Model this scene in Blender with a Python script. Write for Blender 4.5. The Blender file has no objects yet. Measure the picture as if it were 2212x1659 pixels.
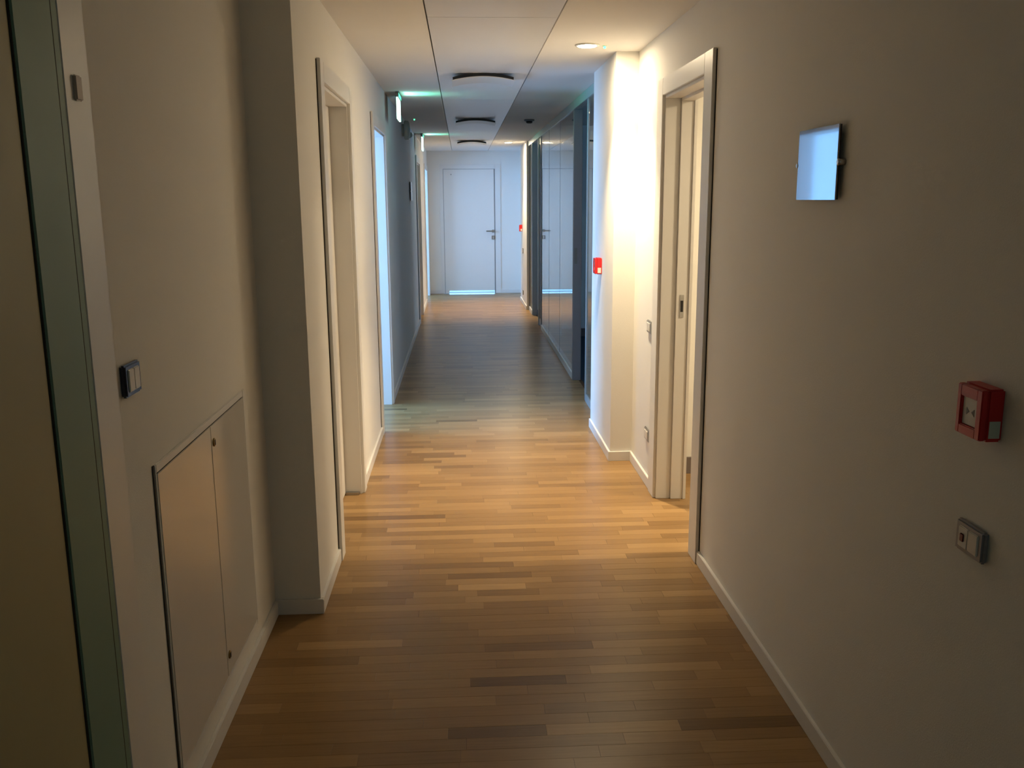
import bpy, bmesh, math, random
from mathutils import Matrix, Vector
random.seed(7)
S = bpy.context.scene
COL = S.collection

# ------------------------------------------------------------------ camera
H = 1.62
pitch, yaw, roll = 0.19997, 0.0532, -0.0065
f = Vector((math.sin(yaw)*math.cos(pitch), math.cos(yaw)*math.cos(pitch), -math.sin(pitch)))
r = Vector((math.cos(yaw), -math.sin(yaw), 0)); u = r.cross(f)
r2 = math.cos(roll)*r + math.sin(roll)*u; u2 = -math.sin(roll)*r + math.cos(roll)*u
cam = bpy.data.objects.new('camera', bpy.data.cameras.new('camera')); COL.objects.link(cam)
cam.matrix_world = Matrix(((r2.x, u2.x, -f.x, 0), (r2.y, u2.y, -f.y, 0), (r2.z, u2.z, -f.z, H), (0, 0, 0, 1)))
cam.data.sensor_width = 36; cam.data.lens = 1960/2212*36; cam.data.clip_start = .02
S.camera = cam

# ------------------------------------------------------------------ world, light, exposure
S.view_settings.view_transform = 'Standard'; S.view_settings.look = 'None'
S.view_settings.gamma = 1; S.view_settings.use_curve_mapping = False
S.view_settings.exposure = 0.42
w = bpy.data.worlds.new('sky'); S.world = w; w.use_nodes = True
w.node_tree.nodes['Background'].inputs[0].default_value = (.45, .68, 1, 1)
w.node_tree.nodes['Background'].inputs[1].default_value = 0.6

WARM = (1.0, .79, .50); DAY = (.22, .52, 1.0)
def light(name, kind, loc, to, power, col, **k):
    l = bpy.data.lights.new(name, kind); l.energy = power; l.color = col
    for a, b in k.items(): setattr(l, a, b)
    o = bpy.data.objects.new(name, l); COL.objects.link(o); o.location = loc
    d = Vector(to) - Vector(loc); o.rotation_euler = d.to_track_quat('-Z', 'Y').to_euler()
    return o
# daylight through the windows of the two side rooms on the left
light('daylight_near', 'AREA', (-3.45, 6.9, 1.5), (0, 6.75, 1.3), 200, DAY, shape='RECTANGLE', size=1.15, size_y=1.7)
light('daylight_far', 'AREA', (-3.45, 14.6, 1.5), (0, 15.6, 1.3), 165, DAY, shape='RECTANGLE', size=1.6, size_y=1.7)
# daylight behind the end door
light('daylight_end', 'AREA', (.15, 17.6, .9), (.15, 16.3, 0), 80, DAY, shape='RECTANGLE', size=1.2, size_y=1.2)
# dim daylight inside the offices behind the glass
light('daylight_office_near', 'AREA', (3.95, 7.3, 1.6), (1, 8.3, 1.2), 9, DAY, shape='RECTANGLE', size=1.2, size_y=1.4)
light('daylight_office_far', 'AREA', (3.95, 13.6, 1.6), (1, 12.2, 1.2), 26, DAY, shape='RECTANGLE', size=1.2, size_y=1.4)
# weak daylight-toned fill lamp added behind the viewer, source unseen
light('fill_behind', 'AREA', (.05, -2.4, 1.3), (.05, 0, 1.3), 2.0, (.72, .95, .85), shape='RECTANGLE', size=.9, size_y=1.8)
# lamp of the room on the right
light('room_lamp', 'AREA', (2.3, 4.1, 2.40), (2.3, 4.1, 0), 32, WARM, shape='DISK', size=.25)

# ------------------------------------------------------------------ materials
def mat(name, col, rough=.5, metal=0, emit=None, es=0, bump=0, bscale=200, var=0, vscale=3, spec=.5, trans=0, coat=0, ior=1.45):
    m = bpy.data.materials.new(name); m.use_nodes = True
    n = m.node_tree.nodes; L = m.node_tree.links; b = n['Principled BSDF']
    b.inputs['Base Color'].default_value = (*col, 1); b.inputs['Roughness'].default_value = rough
    b.inputs['Metallic'].default_value = metal; b.inputs['Specular IOR Level'].default_value = spec
    b.inputs['Transmission Weight'].default_value = trans; b.inputs['IOR'].default_value = ior
    b.inputs['Coat Weight'].default_value = coat
    if emit: b.inputs['Emission Color'].default_value = (*emit, 1); b.inputs['Emission Strength'].default_value = es
    tc = n.new('ShaderNodeTexCoord')
    if var:
        nz = n.new('ShaderNodeTexNoise'); nz.inputs['Scale'].default_value = vscale; nz.inputs['Detail'].default_value = 4
        mx = n.new('ShaderNodeMix'); mx.data_type = 'RGBA'
        mx.inputs[6].default_value = (*[c*(1-var) for c in col], 1); mx.inputs[7].default_value = (*[min(1, c*(1+var)) for c in col], 1)
        L.new(tc.outputs['Object'], nz.inputs['Vector']); L.new(nz.outputs['Fac'], mx.inputs[0]); L.new(mx.outputs[2], b.inputs['Base Color'])
    if bump:
        nb = n.new('ShaderNodeTexNoise'); nb.inputs['Scale'].default_value = bscale; nb.inputs['Detail'].default_value = 3
        bp = n.new('ShaderNodeBump'); bp.inputs['Strength'].default_value = bump; bp.inputs['Distance'].default_value = .002
        L.new(tc.outputs['Object'], nb.inputs['Vector']); L.new(nb.outputs['Fac'], bp.inputs['Height']); L.new(bp.outputs['Normal'], b.inputs['Normal'])
    return m
M = {}
M['wall'] = mat('wall_paint', (.80, .79, .755), .75, bump=.25, bscale=260, var=.02, spec=.25)
M['ceil'] = mat('ceiling_paint', (.82, .805, .78), .8, bump=.15, bscale=260, var=.02, spec=.2)
M['panel'] = mat('ceiling_panel_lacquer', (.80, .80, .80), .33, var=.01, spec=.45)
M['trim'] = mat('white_lacquer', (.77, .76, .74), .38, var=.02, spec=.4)
M['leaf'] = mat('door_lacquer', (.78, .76, .73), .35, var=.015, spec=.4)
M['gap'] = mat('dark_joint', (.03, .025, .02), .8, var=.1)
M['floorbase'] = mat('subfloor', (.12, .07, .035), .8, var=.1)
M['joint'] = mat('grey_joint', (.25, .25, .25), .8, var=.1)
M['gloss'] = mat('gloss_white_panel', (.68, .66, .62), .13, var=.02, spec=.6)
M['alu'] = mat('anodised_aluminium', (.42, .47, .50), .4, metal=.5, var=.04)
M['aludark'] = mat('grey_aluminium', (.24, .25, .28), .4, metal=.4, var=.05)
M['mirror'] = mat('satin_mirror_plate', (.34, .33, .35), .05, metal=1, var=.01)
M['steel'] = mat('brushed_steel', (.45, .45, .45), .3, metal=1, var=.05)
M['green'] = mat('green_frosted_glass', (.19, .30, .235), .5, var=.06, vscale=2, spec=.3)
M['olive'] = mat('satin_back_painted_glass', (.40, .37, .22), .5, var=.10, vscale=2, spec=.3)
M['red'] = mat('red_plastic', (.50, .018, .02), .35, var=.05)
M['darkred'] = mat('dark_red_plastic', (.16, .008, .006), .4, var=.05)
M['white'] = mat('white_plastic', (.72, .70, .66), .4, var=.02)
M['label'] = mat('pale_sticker', (.50, .56, .50), .5, var=.05)
M['brass'] = mat('dark_brass', (.22, .15, .05), .35, metal=1, var=.05)
M['rosy'] = mat('dull_rose_grey_plastic', (.34, .27, .25), .6, var=.05)
M['black'] = mat('black_plastic', (.012, .012, .014), .3, var=.1)
M['navy'] = mat('dark_gloss_plastic', (.02, .025, .04), .18, var=.1)
M['grey'] = mat('grey_plastic', (.16, .16, .16), .5, var=.05)
M['greyskirt'] = mat('grey_skirting', (.17, .14, .13), .6, var=.08)
M['carpet'] = mat('dark_blue_carpet', (.03, .05, .08), .95, bump=.5, bscale=400, var=.15, vscale=40)
M['lamp'] = mat('lit_lamp_glass', (1, .9, .75), .4, emit=(1, .82, .58), es=60)
M['exit'] = mat('lit_sign_panel', (.6, .9, .8), .4, emit=(.55, 1.0, .85), es=3.2)
M['exitgreen'] = mat('green_lit_edge', (.1, .6, .4), .4, emit=(.08, .8, .45), es=1.0)
M['led'] = mat('green_led', (.1, 1, .4), .4, emit=(.1, 1, .38), es=2.2)
M['windowglow'] = mat('window_pane', (.9, .95, 1), .0, trans=1, var=.01)
# glass of the office partition
g = bpy.data.materials.new('clear_glass'); g.use_nodes = True; M['glass'] = g
b = g.node_tree.nodes['Principled BSDF']; b.inputs['Base Color'].default_value = (.80, .93, .92, 1)
b.inputs['Transmission Weight'].default_value = 1; b.inputs['Roughness'].default_value = 0.015; b.inputs['IOR'].default_value = 1.5
nz = g.node_tree.nodes.new('ShaderNodeTexNoise'); nz.inputs['Scale'].default_value = .9
bp = g.node_tree.nodes.new('ShaderNodeBump'); bp.inputs['Strength'].default_value = .06; bp.inputs['Distance'].default_value = .01
tcg = g.node_tree.nodes.new('ShaderNodeTexCoord')
g.node_tree.links.new(tcg.outputs['Object'], nz.inputs['Vector']); g.node_tree.links.new(nz.outputs['Fac'], bp.inputs['Height']); g.node_tree.links.new(bp.outputs['Normal'], b.inputs['Normal'])
# oak parquet: per-plank tone attribute + grain along the plank
o = bpy.data.materials.new('oak_parquet'); o.use_nodes = True; M['oak'] = o
n = o.node_tree.nodes; L = o.node_tree.links; b = n['Principled BSDF']
at = n.new('ShaderNodeAttribute'); at.attribute_name = 'tone'
tc = n.new('ShaderNodeTexCoord'); mp = n.new('ShaderNodeMapping'); mp.inputs['Scale'].default_value = (3.0, 55, 3)
nz = n.new('ShaderNodeTexNoise'); nz.inputs['Scale'].default_value = 1.6; nz.inputs['Detail'].default_value = 6; nz.inputs['Roughness'].default_value = .6
rp = n.new('ShaderNodeValToRGB'); rp.color_ramp.elements[0].color = (.13, .07, .027, 1); rp.color_ramp.elements[1].color = (.50, .32, .145, 1)
e = rp.color_ramp.elements.new(.5); e.color = (.30, .178, .072, 1)
ad = n.new('ShaderNodeMath'); ad.operation = 'MULTIPLY_ADD'; ad.inputs[1].default_value = .34
L.new(tc.outputs['Object'], mp.inputs['Vector']); L.new(mp.outputs['Vector'], nz.inputs['Vector'])
sb = n.new('ShaderNodeMath'); sb.operation = 'SUBTRACT'; sb.inputs[1].default_value = .17
L.new(nz.outputs['Fac'], ad.inputs[0]); L.new(at.outputs['Fac'], ad.inputs[2]); L.new(ad.outputs[0], sb.inputs[0])
L.new(sb.outputs[0], rp.inputs[0]); L.new(rp.outputs[0], b.inputs['Base Color'])
b.inputs['Roughness'].default_value = .30; b.inputs['Specular IOR Level'].default_value = .2
bp = n.new('ShaderNodeBump'); bp.inputs['Strength'].default_value = .08; bp.inputs['Distance'].default_value = .001
L.new(nz.outputs['Fac'], bp.inputs['Height']); L.new(bp.outputs['Normal'], b.inputs['Normal'])

# ------------------------------------------------------------------ helpers
LOC = {}
def link(name, me, m, parent=None):
    me.materials.append(M[m]); ob = bpy.data.objects.new(name, me); COL.objects.link(ob)
    if parent is not None:
        off = Vector(LOC.get(parent.name, (0, 0, 0)))
        me.transform(Matrix.Translation(-off)); ob.parent = parent; LOC[ob.name] = tuple(off)
    else: LOC[ob.name] = (0, 0, 0)
    return ob
def addbox(bm, x0, x1, y0, y1, z0, z1):
    vs = [bm.verts.new((x, y, z)) for x in (x0, x1) for y in (y0, y1) for z in (z0, z1)]
    for q in ((0, 1, 3, 2), (4, 6, 7, 5), (0, 4, 5, 1), (2, 3, 7, 6), (0, 2, 6, 4), (1, 5, 7, 3)):
        bm.faces.new([vs[i] for i in q])
def boxes(name, m, lst, parent=None, bev=0, seg=2):
    bm = bmesh.new()
    for bx in lst: addbox(bm, *bx)
    if bev: bmesh.ops.bevel(bm, geom=bm.edges[:], offset=bev, segments=seg, affect='EDGES', clamp_overlap=True)
    bmesh.ops.recalc_face_normals(bm, faces=bm.faces)
    me = bpy.data.meshes.new(name); bm.to_mesh(me); bm.free()
    return link(name, me, m, parent)
def box(name, m, x0, x1, y0, y1, z0, z1, parent=None, bev=0): return boxes(name, m, [(x0, x1, y0, y1, z0, z1)], parent, bev)
def lathe(name, m, c, prof, axis='z', parent=None, n=40):
    bm = bmesh.new(); rings = []
    for (rr, h) in prof:
        ring = []
        for k in range(n):
            a = 2*math.pi*k/n; p = (rr*math.cos(a), rr*math.sin(a), h)
            if axis == 'x': p = (p[2], p[0], p[1])
            if axis == 'y': p = (p[0], p[2], p[1])
            ring.append(bm.verts.new((c[0]+p[0], c[1]+p[1], c[2]+p[2])))
        rings.append(ring)
    for A, B in zip(rings, rings[1:]):
        for k in range(n): bm.faces.new((A[k], A[(k+1) % n], B[(k+1) % n], B[k]))
    bm.faces.new(rings[0]); bm.faces.new(rings[-1])
    bmesh.ops.recalc_face_normals(bm, faces=bm.faces)
    me = bpy.data.meshes.new(name); bm.to_mesh(me); bm.free()
    for p in me.polygons: p.use_smooth = len(p.vertices) == 4
    ob = link(name, me, m, parent); return ob
def thing(name, label, cat, loc, group=None):
    e = bpy.data.objects.new(name, None); COL.objects.link(e); e.location = loc; LOC[e.name] = tuple(loc)
    e['label'] = label; e['category'] = cat; e.empty_display_size = .05
    if group: e['group'] = group
    return e
def tag(o, label, cat, group=None):
    o['label'] = label; o['category'] = cat
    if group: o['group'] = group
    return o
def structure(o, label=None, cat=None):
    o['kind'] = 'structure'
    if label: o['label'] = label
    if cat: o['category'] = cat
    return o
def sthing(name, loc, label, cat):
    return structure(thing(name, label, cat, loc))

ZC = 2.46; XR = 1.045; XL = -.59; XN = -.77; YE = 16.15; T = .14
# ------------------------------------------------------------------ floor and parquet
fl = structure(box('floor', 'floorbase', -.97, 3.2, -2.6, 16.4, -.06, -.0035), 'oak strip parquet floor running down the corridor', 'floor')
W = .06
def plank_mesh(nm, items):
    v = []; fc = []; tn = []
    for (x0, x1, y0, y1, t, dz) in items:
        b0 = len(v); g = .0002; c = .0003
        for (ix, z) in ((0, -.004), (0, -.0004+dz), (c, 0.0+dz)):
            v += [(x0+g+ix, y0+g+ix, z), (x1-g-ix, y0+g+ix, z), (x1-g-ix, y1-g-ix, z), (x0+g+ix, y1-g-ix, z)]
        for lv in (0, 4):
            for k in range(4):
                a = b0+lv+k; bb = b0+lv+(k+1) % 4; fc.append((a, bb, bb+4, a+4))
        fc.append((b0+8, b0+9, b0+10, b0+11)); tn += [t]*9
    me = bpy.data.meshes.new(nm); me.from_pydata(v, [], fc); me.update()
    A = me.attributes.new('tone', 'FLOAT', 'FACE'); A.data.foreach_set('value', tn)
    return me
rows = []; y = -2.58
while y < 16.2: rows.append(y); y += W
solo = []; rest = []
def tone():
    t = random.gauss(.5, .10)
    if random.random() < .10: t -= .16
    return max(.05, min(.95, t))
for y in rows:
    x = -.96 + -random.random()*.3
    xe = XR+.02 if y > 5.3 or y < 2.4 else 2.9
    if y > 5.7: xe = XR
    while x < xe:
        ln = random.uniform(.24, .56); a = max(x, -.96); bq = min(x+ln, xe)
        if bq-a > .02:
            it = (a, bq, y, y+W, tone(), random.uniform(-.0001, .0001))
            vis = a < (1.03 if y < 4.0 else 1.25) and bq > -.77
            # inside the camera's view of the near floor
            if 2.28 < y < 5.0 and vis and len(solo) < 296: solo.append(it)
            else: rest.append(it)
        x += ln
for it in solo:
    ob = link('plank', plank_mesh('plank', [it]), 'oak', fl)
ps = link('far_planks', plank_mesh('far_planks', rest), 'oak', fl); ps['kind'] = 'stuff'
structure(box('floor', 'carpet', XR+.03, 4.2, 5.72, 16.3, -.02, .004), 'dark blue carpet of the unlit rooms behind the glass', 'floor')
structure(box('floor', 'greyskirt', -3.6, -.95, 5.4, 16.4, -.05, -.001), 'floor of the daylit side rooms on the left', 'floor')

# ------------------------------------------------------------------ ceiling
ce = structure(boxes('ceiling', 'ceil', [(-3.7, -.152, -2.6, 17.0, ZC, ZC+.12), (.472, 4.3, -2.6, 17.0, ZC, ZC+.12), (-.152, .472, -2.6, 17.0, ZC+.03, ZC+.12)]), 'white plasterboard ceiling', 'ceiling')
ys = [-2.6, 1.2, 4.49, 8.0, 11.5, 16.14]
for i in range(5):
    cp = box('ceiling_panel', 'panel', -.145, .465, ys[i]+.0015, ys[i+1]-.0015, ZC-.003, ZC+.015, ce, bev=.001)

# ------------------------------------------------------------------ walls
structure(boxes('wall_right', 'wall', [(XR, XR+T, -2.6, 3.945, 0, ZC), (XR, XR+T, 3.945, 4.75, 2.135, ZC), (XR, XR+T, 4.75, 5.49, 0, ZC),
    (.91, XR+T, 5.49, 6.385, 0, ZC), (.955, XR+T, 13.55, 14.95, 0, ZC), (XR, XR+T, 14.95, YE, 0, ZC)]), 'white right wall with a shallow pier', 'wall')
LD = [(4.06, 4.955), (6.33, 7.24), (12.22, 13.12), (14.85, 15.85)]
seg = [(XL-T, XL, 3.43, 4.06, 0, ZC)]
ends = [4.06]
prev = 3.43
seg = []
for a, b2 in LD:
    seg.append((XL-T, XL, prev, a, 0, ZC)); seg.append((XL-T, XL, a, b2, 2.13, ZC)); prev = b2
seg.append((XL-T, XL, prev, YE, 0, ZC))
seg += [(XN-T, XN, 2.0, 3.57, 0, ZC), (XN, XL-T+.0, 3.43, 3.57, 0, ZC), (XN-T, XN, -2.6, .62, 0, ZC), (XN-T, XN-.06, .62, 2.0, 0, ZC)]
structure(boxes('wall_left', 'wall', seg), 'white left wall stepping forward into the corridor', 'wall')
structure(boxes('wall_back', 'wall', [(-.95, -.4, -2.6, -2.45, 0, ZC), (.5, 1.2, -2.6, -2.45, 0, ZC), (-.4, .5, -2.6, -2.45, 2.1, ZC), (-.4, .5, -2.75, -2.62, 0, 2.1)]), 'wall behind the camera', 'wall')
structure(boxes('wall_end', 'wall', [(-.75, -.335, YE, YE+.14, 0, ZC), (.565, 1.2, YE, YE+.14, 0, ZC), (-.335, .565, YE, YE+.14, 2.15, ZC)]), 'white wall closing the far end', 'wall')
# side rooms
structure(boxes('wall_right_room', 'wall', [(1.185, 3.1, 5.2, 5.32, 0, ZC), (3.0, 3.1, 2.3, 5.2, 0, ZC), (1.185, 3.1, 2.3, 2.42, 0, ZC)]), 'walls of the warm lit room on the right', 'wall')
structure(boxes('wall_office', 'wall', [(1.185, 4.2, 5.6, 5.72, 0, ZC), (4.1, 4.2, 5.72, 16.3, 0, ZC), (1.185, 4.1, 10.8, 10.92, 0, ZC), (1.185, 4.1, 16.18, 16.3, 0, ZC)]), 'walls of the unlit offices behind the glass', 'wall')
lr = []
for (y0, y1, w0, w1) in ((5.6, 8.3, 6.0, 7.5), (13.4, 16.15, 13.8, 15.4)):
    lr += [(-3.4, XL-T, y0-.12, y0, 0, ZC), (-3.4, XL-T, y1, y1+.12, 0, ZC), (-3.4, -3.28, y0, w0, 0, ZC), (-3.4, -3.28, w1, y1, 0, ZC), (-3.4, -3.28, w0, w1, 0, .65), (-3.4, -3.28, w0, w1, 2.35, ZC)]
lr += [(-1.0, XL-T, 11.9, 12.0, 0, ZC), (-1.0, XL-T, 13.2, 13.3, 0, ZC), (-1.05, -1.0, 11.9, 13.3, 0, ZC), (-1.0, XL-T-.01, 3.57, 3.67, 0, ZC), (-1.05, -1.0, 3.57, 5.3, 0, ZC)]
structure(boxes('wall_side_rooms', 'wall', lr), 'walls of the side rooms on the left', 'wall')
structure(boxes('wall_end_room', 'wall', [(-1.2, -1.08, YE+.14, 18.5, 0, ZC), (1.5, 1.62, YE+.14, 18.5, 0, ZC), (-1.2, 1.62, 18.4, 18.5, 0, ZC)]), 'walls beyond the end door', 'wall')
structure(box('floor', 'greyskirt', -1.2, 1.6, 16.4, 18.5, -.05, -.001), 'floor beyond the end door', 'floor')
for i, (w0, w1) in enumerate(((6.0, 7.5), (13.8, 15.4))):
    wn = sthing('window_%d' % (i+1), (-3.36, w0, .65), 'window of a daylit side room', 'window')
    boxes('frame', 'trim', [(-3.38, -3.32, w0, w0+.05, .65, 2.35), (-3.38, -3.32, w1-.05, w1, .65, 2.35), (-3.38, -3.32, w0+.05, w1-.05, .65, .70), (-3.38, -3.32, w0+.05, w1-.05, 2.30, 2.35)], wn)

# ------------------------------------------------------------------ baseboards
def skirt(name, lst, label, m='trim'): structure(boxes(name, m, lst, bev=.002), label, 'baseboard')
bz = .062; bd = .013
skirt('baseboard_right', [(XR-bd, XR, -2.4, 3.812, 0, bz), (XR-bd, XR, 4.84, 5.49-bd, 0, bz), (.91-bd, XR, 5.49-bd, 5.49, 0, bz), (.91-bd, .91, 5.49, 6.375, 0, bz),
    (.955-bd, .955, 13.56, 14.94, 0, bz), (XR-bd, XR, 14.97, YE, 0, bz)], 'white painted baseboard along the right wall')
skirt('baseboard_left', [(XN, XN+bd, 2.02, 3.43-bd, 0, bz), (XN, XL+bd, 3.43-bd, 3.43, 0, bz), (XL, XL+bd, 3.43, 3.955, 0, bz), (XL, XL+bd, 5.055, 6.23, 0, bz),
    (XL, XL+bd, 7.34, 12.12, 0, bz), (XL, XL+bd, 13.22, 14.77, 0, bz)], 'white painted baseboard along the left wall')
skirt('baseboard_end', [(-.59, -.375, YE-bd, YE, 0, bz), (.68, XR, YE-bd, YE, 0, bz)], 'white baseboard of the end wall')
skirt('baseboard_room', [(1.19, 2.9, 5.18, 5.2, 0, .10)], 'grey brown baseboard of the right room', 'greyskirt')
skirt('baseboard_office', [(1.19, 4.0, 10.78, 10.8, 0, .10)], 'dark baseboard in the unlit office', 'greyskirt')

# ------------------------------------------------------------------ door frames
def casing(root, x, sx, y0, y1, top, wd=.10, pr=.018):
    """flat casing round an opening in a side wall; x = wall face, sx = direction out of the wall"""
    xa, xb = sorted((x, x+sx*pr))
    box('casing', 'trim', xa, xb, y0-wd, y0, 0, top+.085, root, bev=.002)
    box('casing', 'trim', xa, xb, y1, y1+wd, 0, top+.085, root, bev=.002)
    box('head_casing', 'trim', xa, xb, y0+.0005, y1-.0005, top, top+.084, root, bev=.002)
    return root
def strip_gap(root, x, sx, y0, y1, top, wd, pr):
    xa, xb = sorted((x, x+sx*.004))
    box('shadow_gap', 'gap', xa, xb, y0-wd-.004, y0-wd+.002, bz, top+.08, root)
# right, open
d = sthing('door_1', (XR, 4.35, 0), 'open white framed doorway in the right wall, warm lit room behind', 'door')
casing(d, XR, -1, 3.945, 4.75, 2.135, .13, .018); strip_gap(d, XR, -1, 3.945, 4.75, 2.135, .13, .018)
XF = XR+T
boxes('jamb_lining', 'trim', [(XR-.004, XR+.075, 4.735, 4.7495, 0, 2.1345), (XR-.004, XR+.075, 3.9455, 3.96, 0, 2.1345), (XR-.004, XR+.075, 3.9605, 4.7345, 2.12, 2.1345)], d, bev=.0015)
boxes('door_stop', 'trim', [(XR+.0755, XF+.002, 4.722, 4.749, 0, 2.134), (XR+.0755, XF+.002, 3.9455, 3.973, 0, 2.134), (XR+.0755, XF+.002, 3.974, 4.721, 2.107, 2.134)], d, bev=.002)
boxes('inner_casing', 'trim', [(XF+.0005, XF+.018, 4.715, 4.83, 0, 2.21), (XF+.0005, XF+.018, 3.87, 3.98, 0, 2.21), (XF+.0005, XF+.018, 3.9805, 4.7145, 2.125, 2.21)], d, bev=.002)
sp = boxes('strike_plate', 'steel', [(XR+.095, XR+.117, 4.719, 4.723, 1.005, 1.125)], d, bev=.001); sp['label'] = 'steel strike plate in the far jamb'
box('latch_hole', 'black', XR+.099, XR+.113, 4.717, 4.7195, 1.035, 1.095, sp)
# door leaf swung fully open into the room, behind the near wall
lf = box('leaf', 'leaf', XF+.02, XF+.06, 3.05, 3.86, .005, 2.11, d, bev=.002)
# left, closed door recessed
d = sthing('door_2', (XL, 4.5, 0), 'closed white door in the left wall near the pier corner', 'door')
casing(d, XL, 1, 4.06, 4.955, 2.115, .10, .018); strip_gap(d, XL, 1, 4.06, 4.955, 2.115, .10, .018)
boxes('jamb_lining', 'trim', [(XL-T, XL+.002, 4.0605, 4.075, 0, 2.1145), (XL-T, XL+.002, 4.94, 4.9545, 0, 2.1145), (XL-T, XL+.002, 4.0755, 4.9395, 2.10, 2.1145)], d, bev=.0015)
lf = box('leaf', 'leaf', XL-.13, XL-.09, 4.077, 4.938, .008, 2.098, d, bev=.002)
s = box('sill_strip', 'steel', XL-.088, XL-.012, 4.915, 4.939, 0.0, .016, d, bev=.002)
# left, open to the daylit room
d = sthing('door_3', (XL, 6.8, 0), 'open doorway in the left wall letting blue daylight in', 'door')
casing(d, XL, 1, 6.33, 7.24, 2.115, .10, .016); strip_gap(d, XL, 1, 6.33, 7.24, 2.115, .10, .016)
boxes('jamb_lining', 'trim', [(XL-T, XL+.002, 6.3305, 6.345, 0, 2.1145), (XL-T, XL+.002, 7.225, 7.2395, 0, 2.1145), (XL-T, XL+.002, 6.3455, 7.2245, 2.10, 2.1145)], d, bev=.0015)
# left far, closed
d = sthing('door_4', (XL, 12.7, 0), 'closed white door far down the left wall', 'door')
casing(d, XL, 1, 12.22, 13.12, 2.115, .10, .018); strip_gap(d, XL, 1, 12.22, 13.12, 2.115, .10, .018)
boxes('jamb_lining', 'trim', [(XL-T, XL+.002, 12.2205, 12.235, 0, 2.1145), (XL-T, XL+.002, 13.105, 13.1195, 0, 2.1145), (XL-T, XL+.002, 12.2355, 13.1045, 2.10, 2.1145)], d, bev=.0015)
box('leaf', 'leaf', XL-.13, XL-.09, 12.237, 13.103, .008, 2.098, d, bev=.002)
# left, last opening
d = sthing('door_5', (XL, 15.3, 0), 'last open doorway on the left beside the end wall', 'door')
casing(d, XL, 1, 14.85, 15.85, 2.115, .08, .016)
# end door
d = sthing('door_6', (.11, YE, 0), 'closed white door in the end wall with lever handle', 'door')
box('casing', 'trim', -.375, -.315, YE-.008, YE, 0, 2.235, d, bev=.003)
box('casing', 'trim', .585, .68, YE-.008, YE, 0, 2.235, d, bev=.003)
box('head_casing', 'trim', -.3145, .5845, YE-.008, YE, 2.155, 2.234, d, bev=.003)
lf = boxes('leaf', 'leaf', [(-.308, .568, YE-.004, YE+.03, .052, 2.148)], d, bev=.002)
box('leaf_foot', 'leaf', -.308, -.24, YE-.004, YE+.03, .004, .0515, d, bev=.001)
boxes('shadow_gap', 'joint', [(-.3145, -.3085, YE-.006, YE+.01, .004, 2.154), (.569, .5845, YE-.006, YE+.01, .004, 2.154), (-.3085, .569, YE-.006, YE+.01, 2.149, 2.1545)], d)
h = lathe('rosette', 'steel', (.545, YE-.012, 1.09), [(.026, 0), (.026, -.008), (.02, -.01)], 'y', d, 24); h['label'] = 'round steel handle rosette'
boxes('lever', 'steel', [(.534, .556, YE-.062, YE-.022, 1.079, 1.101), (.425, .556, YE-.07, YE-.055, 1.079, 1.101)], h, bev=.003)
k = boxes('keyhole_plate', 'steel', [(.519, .571, YE-.020, YE-.012, .945, 1.01)], d, bev=.003)
box('key_cylinder', 'trim', .540, .552, YE-.026, YE-.0201, .955, .998, k, bev=.002)
lathe('door_viewer', 'steel', (-.175, YE-.012, 2.06), [(.012, 0), (.012, -.005)], 'y', d, 16)

# ------------------------------------------------------------------ near left glass door with green sidelight
gd = sthing('door_7', (XN, 1.4, 0), 'near left glazed door with a green frosted strip', 'door')
box('leaf', 'olive', XN-.045, XN-.003, .66, 1.698, .006, ZC-.01, gd, bev=.003)
box('shadow_gap', 'gap', XN-.055, XN-.001, 1.6985, 1.7025, 0, ZC-.01, gd)
sg = box('side_glass', 'green', XN-.05, XN+.003, 1.703, 1.886, 0, ZC-.002, gd, bev=.002); sg['label'] = 'green frosted glass strip'
box('joint', 'gap', XN-.002, XN+.0034, 1.858, 1.860, .0, ZC-.01, gd)
box('trim_strip', 'trim', XN-.05, XN+.004, 1.8865, 2.012, 0, ZC-.001, gd, bev=.003)
sn = tag(box('wall_sensor', 'grey', XN+.004, XN+.011, 1.925, 1.957, 1.82, 1.87, bev=.003), 'small square sensor tab high on the pale strip beside the green glass', 'sensor')
M['tab'] = mat('beige_plastic', (.42, .35, .30), .5, var=.04); sn.data.materials[0] = M['tab']

# ------------------------------------------------------------------ access panel
a = thing('access_panel', 'glossy white two-leaf service hatch low on the near left wall', 'hatch', (XN, 2.66, .12))
boxes('frame', 'trim', [(XN, XN+.005, 2.195, 2.203, .115, .985), (XN, XN+.005, 3.105, 3.13, .115, .985), (XN, XN+.005, 2.2035, 3.1045, .962, .985), (XN, XN+.005, 2.2035, 3.1045, .115, .138)], a, bev=.002)
box('shadow_gap', 'gap', XN, XN+.003, 2.185, 2.195, .115, .985, a)
box('backing', 'gap', XN-.001, XN+.002, 2.2035, 3.1045, .1385, .9615, a)
box('hatch_leaf', 'gloss', XN+.0025, XN+.006, 2.2055, 2.684, .14, .96, a, bev=.0015)
box('hatch_leaf', 'gloss', XN+.0025, XN+.006, 2.688, 3.1025, .14, .96, a, bev=.0015)
for z in (.905, .205):
    q = lathe('lock', 'steel', (XN+.006, 2.712, z), [(.013, 0), (.013, .003), (.010, .004)], 'x', a, 20); q['label'] = 'round brass lock'; q.data.materials[0] = M['brass']
    box('keyway', 'black', XN+.010, XN+.0115, 2.7085, 2.7155, z-.008, z+.008, q)

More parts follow.
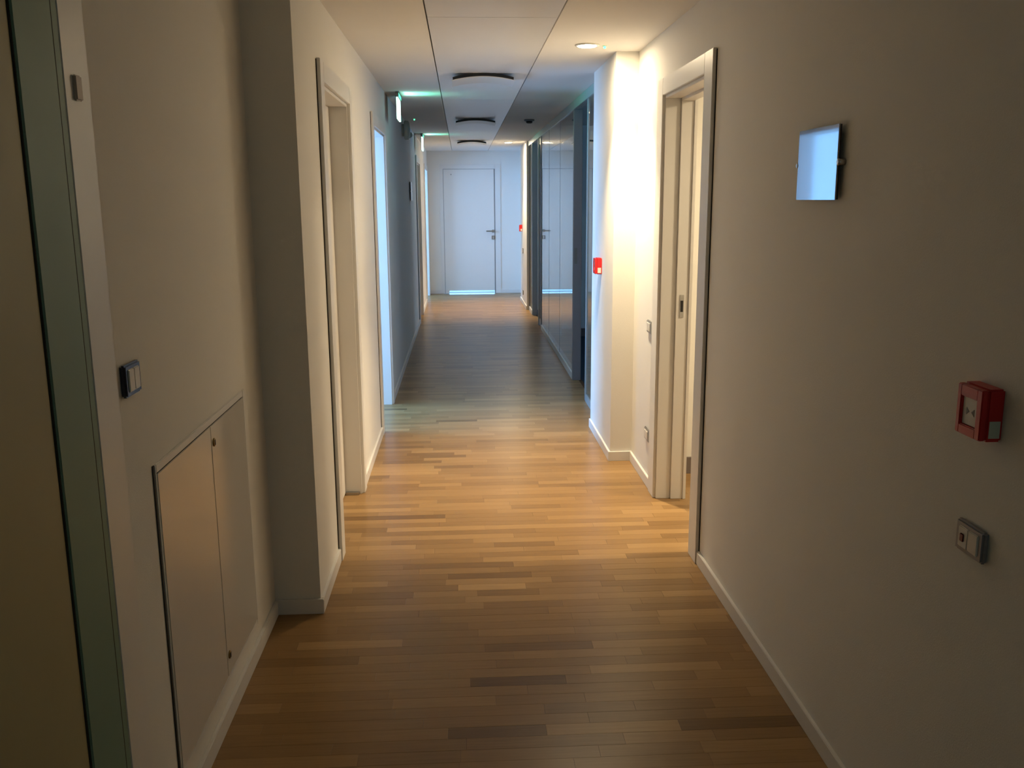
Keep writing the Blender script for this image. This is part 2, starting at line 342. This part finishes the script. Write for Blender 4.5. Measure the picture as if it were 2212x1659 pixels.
# ------------------------------------------------------------------ wall plates (switches and sockets)
def plate(label, cat, x, sx, y0, y1, z0, z1, frame, keys, group=None, d0=.012, name='light_switch'):
    t = thing(name, label, cat, (x, (y0+y1)/2, z0), group)
    def bxx(a, b2): return tuple(sorted((x+sx*a, x+sx*b2)))
    X0, X1 = bxx(0, d0); w = .014*(y1-y0)/.1
    box('frame', frame, X0, X1, y0, y1, z0, z1, t, bev=.004)
    X0, X1 = bxx(d0-.003, d0+.003); n = len(keys); kw = (y1-y0-2*w)/n
    for i, kk in enumerate(keys):
        ko = box('rocker', 'white', X0, X1, y0+w+i*kw+.0006, y0+w+(i+1)*kw-.0006, z0+.011, z1-.011, t, bev=.002)
        if kk == 'red':
            X2, X3 = bxx(d0+.0025, d0+.006); yc = y0+w+(i+.5)*kw; zc = (z0+z1)/2
            box('button', 'darkred', X2, X3, yc-.007, yc+.007, zc-.009, zc+.009, ko, bev=.002)
    return t
plate('black framed light switch with white rockers above the service hatch', 'switch', XN, 1, 2.035, 2.13, 1.188, 1.262, 'navy', ['', ''], d0=.014)
plate('dark framed wall plate with a red button, below the nearest call point', 'switch', XR, -1, 1.665, 1.765, .893, .960, 'aludark', ['', 'red'], name='push_button_plate', d0=.014)
plate('upper chrome wall switch on the right wall between doorway and pier', 'switch', XR, -1, 4.93, 5.05, .885, .955, 'steel', ['', ''], d0=.012)
plate('low chrome wall socket on the right wall between doorway and pier', 'socket', XR, -1, 4.93, 5.05, .265, .335, 'steel', ['', ''], name='wall_socket', d0=.012)
plate('upper dark wall switch on the distant pier below its call point', 'switch', .955, -1, 14.3, 14.42, .80, .88, 'grey', ['', ''], d0=.012)
plate('lower dark wall socket near the floor on the distant pier', 'socket', .955, -1, 14.3, 14.42, .15, .22, 'grey', ['', ''], name='wall_socket', d0=.012)
# plate inside the right room
tag(box('room_wall_plate', 'rosy', 1.26, 1.315, 5.185, 5.2, 1.07, 1.25, bev=.006), 'tall grey plate on the wall inside the right-hand room', 'plate')

# ------------------------------------------------------------------ fire call points
def callpoint(x, y, z, label):
    t = thing('fire_call_point', label, 'call point', (x, y, z), 'red fire call points on the right wall')
    X = x-.046; y0, y1 = y, y+.092; z1 = z+.105
    # housing: box whose front plate carries a window frame
    bm = bmesh.new(); addbox(bm, X+.012, x, y0, y1, z, z1)
    bmesh.ops.bevel(bm, geom=bm.edges[:], offset=.004, segments=2, affect='EDGES')
    bmesh.ops.recalc_face_normals(bm, faces=bm.faces); me = bpy.data.meshes.new('housing'); bm.to_mesh(me); bm.free()
    link('housing', me, 'red', t)
    boxes('front_frame', 'red', [(X, X+.0135, y0+.002, y0+.020, z+.002, z1-.002), (X, X+.0135, y1-.016, y1-.002, z+.002, z1-.002), (X, X+.0135, y0+.018, y1-.014, z+.002, z+.022), (X, X+.0135, y0+.018, y1-.014, z1-.026, z1-.002)], t, bev=.002)
    pn = box('press_window', 'white', X+.006, X+.0125, y0+.021, y1-.017, z+.023, z1-.027, t)
    c = (y0+y1)/2+.002; zc = (z+z1)/2-.002
    bm = bmesh.new()
    for s2 in (-1, 1):
        a0 = (X+.0052, c+s2*.014, zc+.0075); b0 = (X+.0052, c+s2*.014, zc-.0075); c0 = (X+.0052, c+s2*.004, zc)
        bk = [(p[0]+.0008, p[1], p[2]) for p in (a0, b0, c0)]
        v1 = [bm.verts.new(p) for p in (a0, b0, c0)]; v2 = [bm.verts.new(p) for p in bk]
        bm.faces.new(v1); bm.faces.new(v2)
        for k2 in range(3): bm.faces.new((v1[k2], v1[(k2+1) % 3], v2[(k2+1) % 3], v2[k2]))
    bmesh.ops.recalc_face_normals(bm, faces=bm.faces); me = bpy.data.meshes.new('arrow_marks'); bm.to_mesh(me); bm.free(); link('arrow_marks', me, 'black', pn)
    box('sticker', 'label', X+.018, X+.040, y0-.0008, y0+.001, z+.008, z+.042, t)
callpoint(XR, 1.66, 1.150, 'nearest red fire call point, at the right edge of the view')
callpoint(.91, 5.93, 1.140, 'red fire call point on the near pier beside the glass front')
callpoint(.955, 14.55, 1.13, 'small distant red fire call point on the far pier')

# ------------------------------------------------------------------ sign plaques
def plaque(x, sx, y0, y1, z0, z1, label):
    t = thing('door_plaque', label, 'plaque', (x, (y0+y1)/2, z0), 'mirror like name plaques')
    def q(a, b2): return tuple(sorted((x+sx*a, x+sx*b2)))
    for yy in (y0-.006, y1+.006):
        lathe('spacer', 'steel', (x, yy, (z0+z1)/2), [(.009, 0), (.009, sx*.020), (.006, sx*.022)], 'x', t, 16)
    X0, X1 = q(.016, .020); box('plate', 'mirror', X0, X1, y0, y1, z0, z1, t, bev=.0008)
    X0, X1 = q(.011, .0155); box('backing', 'navy', X0, X1, y0+.001, y1-.001, z0+.001, z1-.001, t)
plaque(XR, -1, 2.495, 2.79, 1.615, 1.818, 'mirror finish plaque on spacers on the near right wall')
plaque(XL, 1, 10.55, 10.85, 1.62, 1.83, 'small plaque seen edge-on on the dark far left wall')

# ------------------------------------------------------------------ glass partition
XG = .985
gp = thing('glass_partition', 'full-height aluminium framed glass office front along the right side', 'partition', (XG, 6.39, 0))
D = .06
box('head_rail', 'alu', XG-.004, XG+D, 6.387, 13.548, 2.385, ZC-.001, gp, bev=.002)
def post(y0, y1, x1=XG+D, m='alu', x0=XG, z1=2.3845, nm='post'): return box(nm, m, x0, x1, y0, y1, .0, z1, gp, bev=.003)
def pane(y0, y1, z0=.0625, z1=2.384): return box('glass_pane', 'glass', XG+.006, XG+.016, y0, y1, z0, z1, gp)
def sill(y0, y1, m='trim', h=.062): return box('sill_rail', m, XG-.002, XG+D, y0, y1, 0, h, gp, bev=.002)
post(6.387, 6.42, m='alu'); sill(6.421, 7.204, 'alu'); pane(6.421, 7.204)
post(7.205, 7.27)
jp = post(8.10, 8.155, x1=XG+.075, m='aludark'); 
box('strike_plate', 'grey', XG+.010, XG+.035, 8.0975, 8.1, 1.06, 1.20, jp)
sill(8.156, 11.44)
for a0, b0 in ((8.157, 9.285), (9.291, 10.45), (10.456, 11.44)): pane(a0, b0)
for yy in (9.2855, 10.4505): box('joint', 'aludark', XG+.005, XG+.017, yy, yy+.005, .063, 2.384, gp)
post(11.441, 11.52, m='aludark'); post(11.86, 11.90)
post(12.93, 12.98, x1=XG+.075); sill(12.981, 13.5); pane(12.981, 13.51); post(13.511, 13.548, m='aludark')
# door leaf of the far office, ajar inwards
boxes('door_leaf_frame', 'aludark', [(XG+.01, XG+.05, 11.522, 11.60, .01, 2.38), (XG+.01, XG+.05, 11.78, 11.858, .01, 2.38), (XG+.01, XG+.05, 11.601, 11.779, .01, .10), (XG+.01, XG+.05, 11.601, 11.779, 2.30, 2.38)], gp, bev=.002)
box('glass_pane', 'glass', XG+.024, XG+.034, 11.601, 11.779, .101, 2.299, gp)

# ------------------------------------------------------------------ ceiling fittings
def downlight(x, y, lit, label, grp=None):
    t = thing('downlight', label, 'lamp', (x, y, ZC), 'recessed downlights on the right of the ceiling')
    lathe('trim_ring', 'white', (x, y, ZC), [(.068, 0), (.066, -.006), (.052, -.007), (.050, -.002)], 'z', t, 40)
    lathe('lamp_glass', 'lamp', (x, y, ZC-.002), [(.049, 0), (.049, -.007), (.03, -.009)], 'z', t, 40)
downlight(.71, 5.27, 1, 'bright warm downlight in the ceiling near the right pier')
downlight(.705, 13.83, 1, 'distant lit downlight near the end of the corridor')
def lampset(x, y, k):
    light('lamp_spot', 'SPOT', (x, y, ZC-.03), (x, y, 0), 190*k, WARM, spot_size=math.radians(88), spot_blend=.8, shadow_soft_size=.035)
    light('lamp_spill', 'AREA', (x, y, ZC-.014), (x, y, 0), 8*k, WARM, shape='DISK', size=.09)
lampset(.71, 5.27, 1); lampset(.705, 13.83, 1)
for (x, y, z, lb) in ((.812, 5.298, ZC, 'tiny green indicator light beside the bright near downlight'), (-.479, 9.9, ZC, 'tiny green indicator light on the dark ceiling left of the centre strip')):
    t = thing('indicator_light', lb, 'indicator', (x, y, z), 'green ceiling indicators')
    lathe('bezel', 'white', (x, y, z), [(.013, 0), (.012, -.003)], 'z', t, 20)
    lathe('lens', 'led', (x, y, z-.003), [(.007, 0), (.007, -.010), (.004, -.012)], 'z', t, 16)
t = thing('smoke_detector', 'small dark round smoke detector on the ceiling right of the centre strip', 'detector', (.735, 10.0, ZC))
lathe('base', 'grey', (.735, 10.0, ZC), [(.055, 0), (.055, -.014), (.045, -.018)], 'z', t, 32)
lathe('sensor_head', 'black', (.735, 10.0, ZC-.018), [(.036, 0), (.032, -.018), (.018, -.024)], 'z', t, 32)
names = ['nearest curved ceiling air diffuser, on the centre ceiling strip', 'second curved ceiling air diffuser from the camera, middle of the strip', 'farthest curved ceiling air diffuser, close to the end door']
for (y, lb) in zip((6.55, 9.98, 13.5), names):
    t = thing('air_diffuser', lb, 'diffuser', (.16, y, ZC), 'curved air diffusers under the ceiling strip')
    def arch(nm, m, y0, y1, drop, th, hw):
        bm = bmesh.new(); n = 20; R = []
        for k in range(n+1):
            q = -1+2*k/n; x = .16+hw*q; z = ZC-drop-.026*q*q
            R.append([bm.verts.new(p) for p in ((x, y0, z-th), (x, y1, z-th), (x, y1, min(z, ZC-.0035)), (x, y0, min(z, ZC-.0035)))])
        for A, B in zip(R, R[1:]):
            for k in range(4): bm.faces.new((A[k], A[(k+1) % 4], B[(k+1) % 4], B[k]))
        bm.faces.new(R[0]); bm.faces.new(R[-1]); bmesh.ops.recalc_face_normals(bm, faces=bm.faces)
        me = bpy.data.meshes.new(nm); bm.to_mesh(me); bm.free(); return link(nm, me, m, t)
    arch('slot_body', 'black', y-.17, y+.15, .0035, .020, .205)
    arch('curved_plate', 'white', y-.18, y+.16, .0238, .004, .212)
# ------------------------------------------------------------------ exit signs, alarm sounder
def exit_sign(y0, label, k):
    t = thing('exit_sign', label, 'sign', (-.49, y0, ZC-.05), 'green lit signs high on the left')
    box('housing', 'grey', -.505, -.480, y0, y0+.34, ZC-.040, ZC-.0005, t, bev=.003)
    box('light_slot', 'exitgreen', -.4798, -.478, y0+.01, y0+.33, ZC-.036, ZC-.010, t)
    box('back_plate', 'grey', -.504, -.4985, y0+.01, y0+.33, ZC-.205, ZC-.0405, t, bev=.001)
    box('sign_panel', 'exit', -.498, -.486, y0+.01, y0+.33, ZC-.205, ZC-.0405, t, bev=.001)
    o = light('sign_glow', 'AREA', (-.472, y0+.17, ZC-.024), (.4, y0+.17, ZC+.03), k, (.12, 1.0, .62), shape='RECTANGLE', size=.02, size_y=.2)
    o.data.size, o.data.size_y = .22, .015
    o.data.spread = math.radians(70)
exit_sign(7.45, 'nearer green lit exit sign panel high on the left', .9)
exit_sign(12.0, 'farther green lit exit sign panel near the end wall', .9)
t = thing('alarm_sounder', 'round grey alarm sounder high on the left wall past the exit sign', 'alarm', (XL, 9.55, 2.32))
lathe('back_box', 'label', (XL, 9.55, 2.32), [(.06, 0), (.06, .025)], 'x', t, 32)
lathe('bell', 'label', (XL+.025, 9.55, 2.32), [(.085, 0), (.095, .006), (.093, .04), (.07, .052), (.02, .058)], 'x', t, 40)
t2 = thing('wall_light', 'tiny pale wall lamp just beyond the round alarm sounder', 'lamp', (XL, 9.95, 2.30))
lathe('base', 'white', (XL, 9.95, 2.30), [(.04, 0), (.04, .03)], 'x', t2, 24)
lathe('dome', 'label', (XL+.03, 9.95, 2.30), [(.036, 0), (.034, .03), (.02, .05), (.006, .056)], 'x', t2, 24)
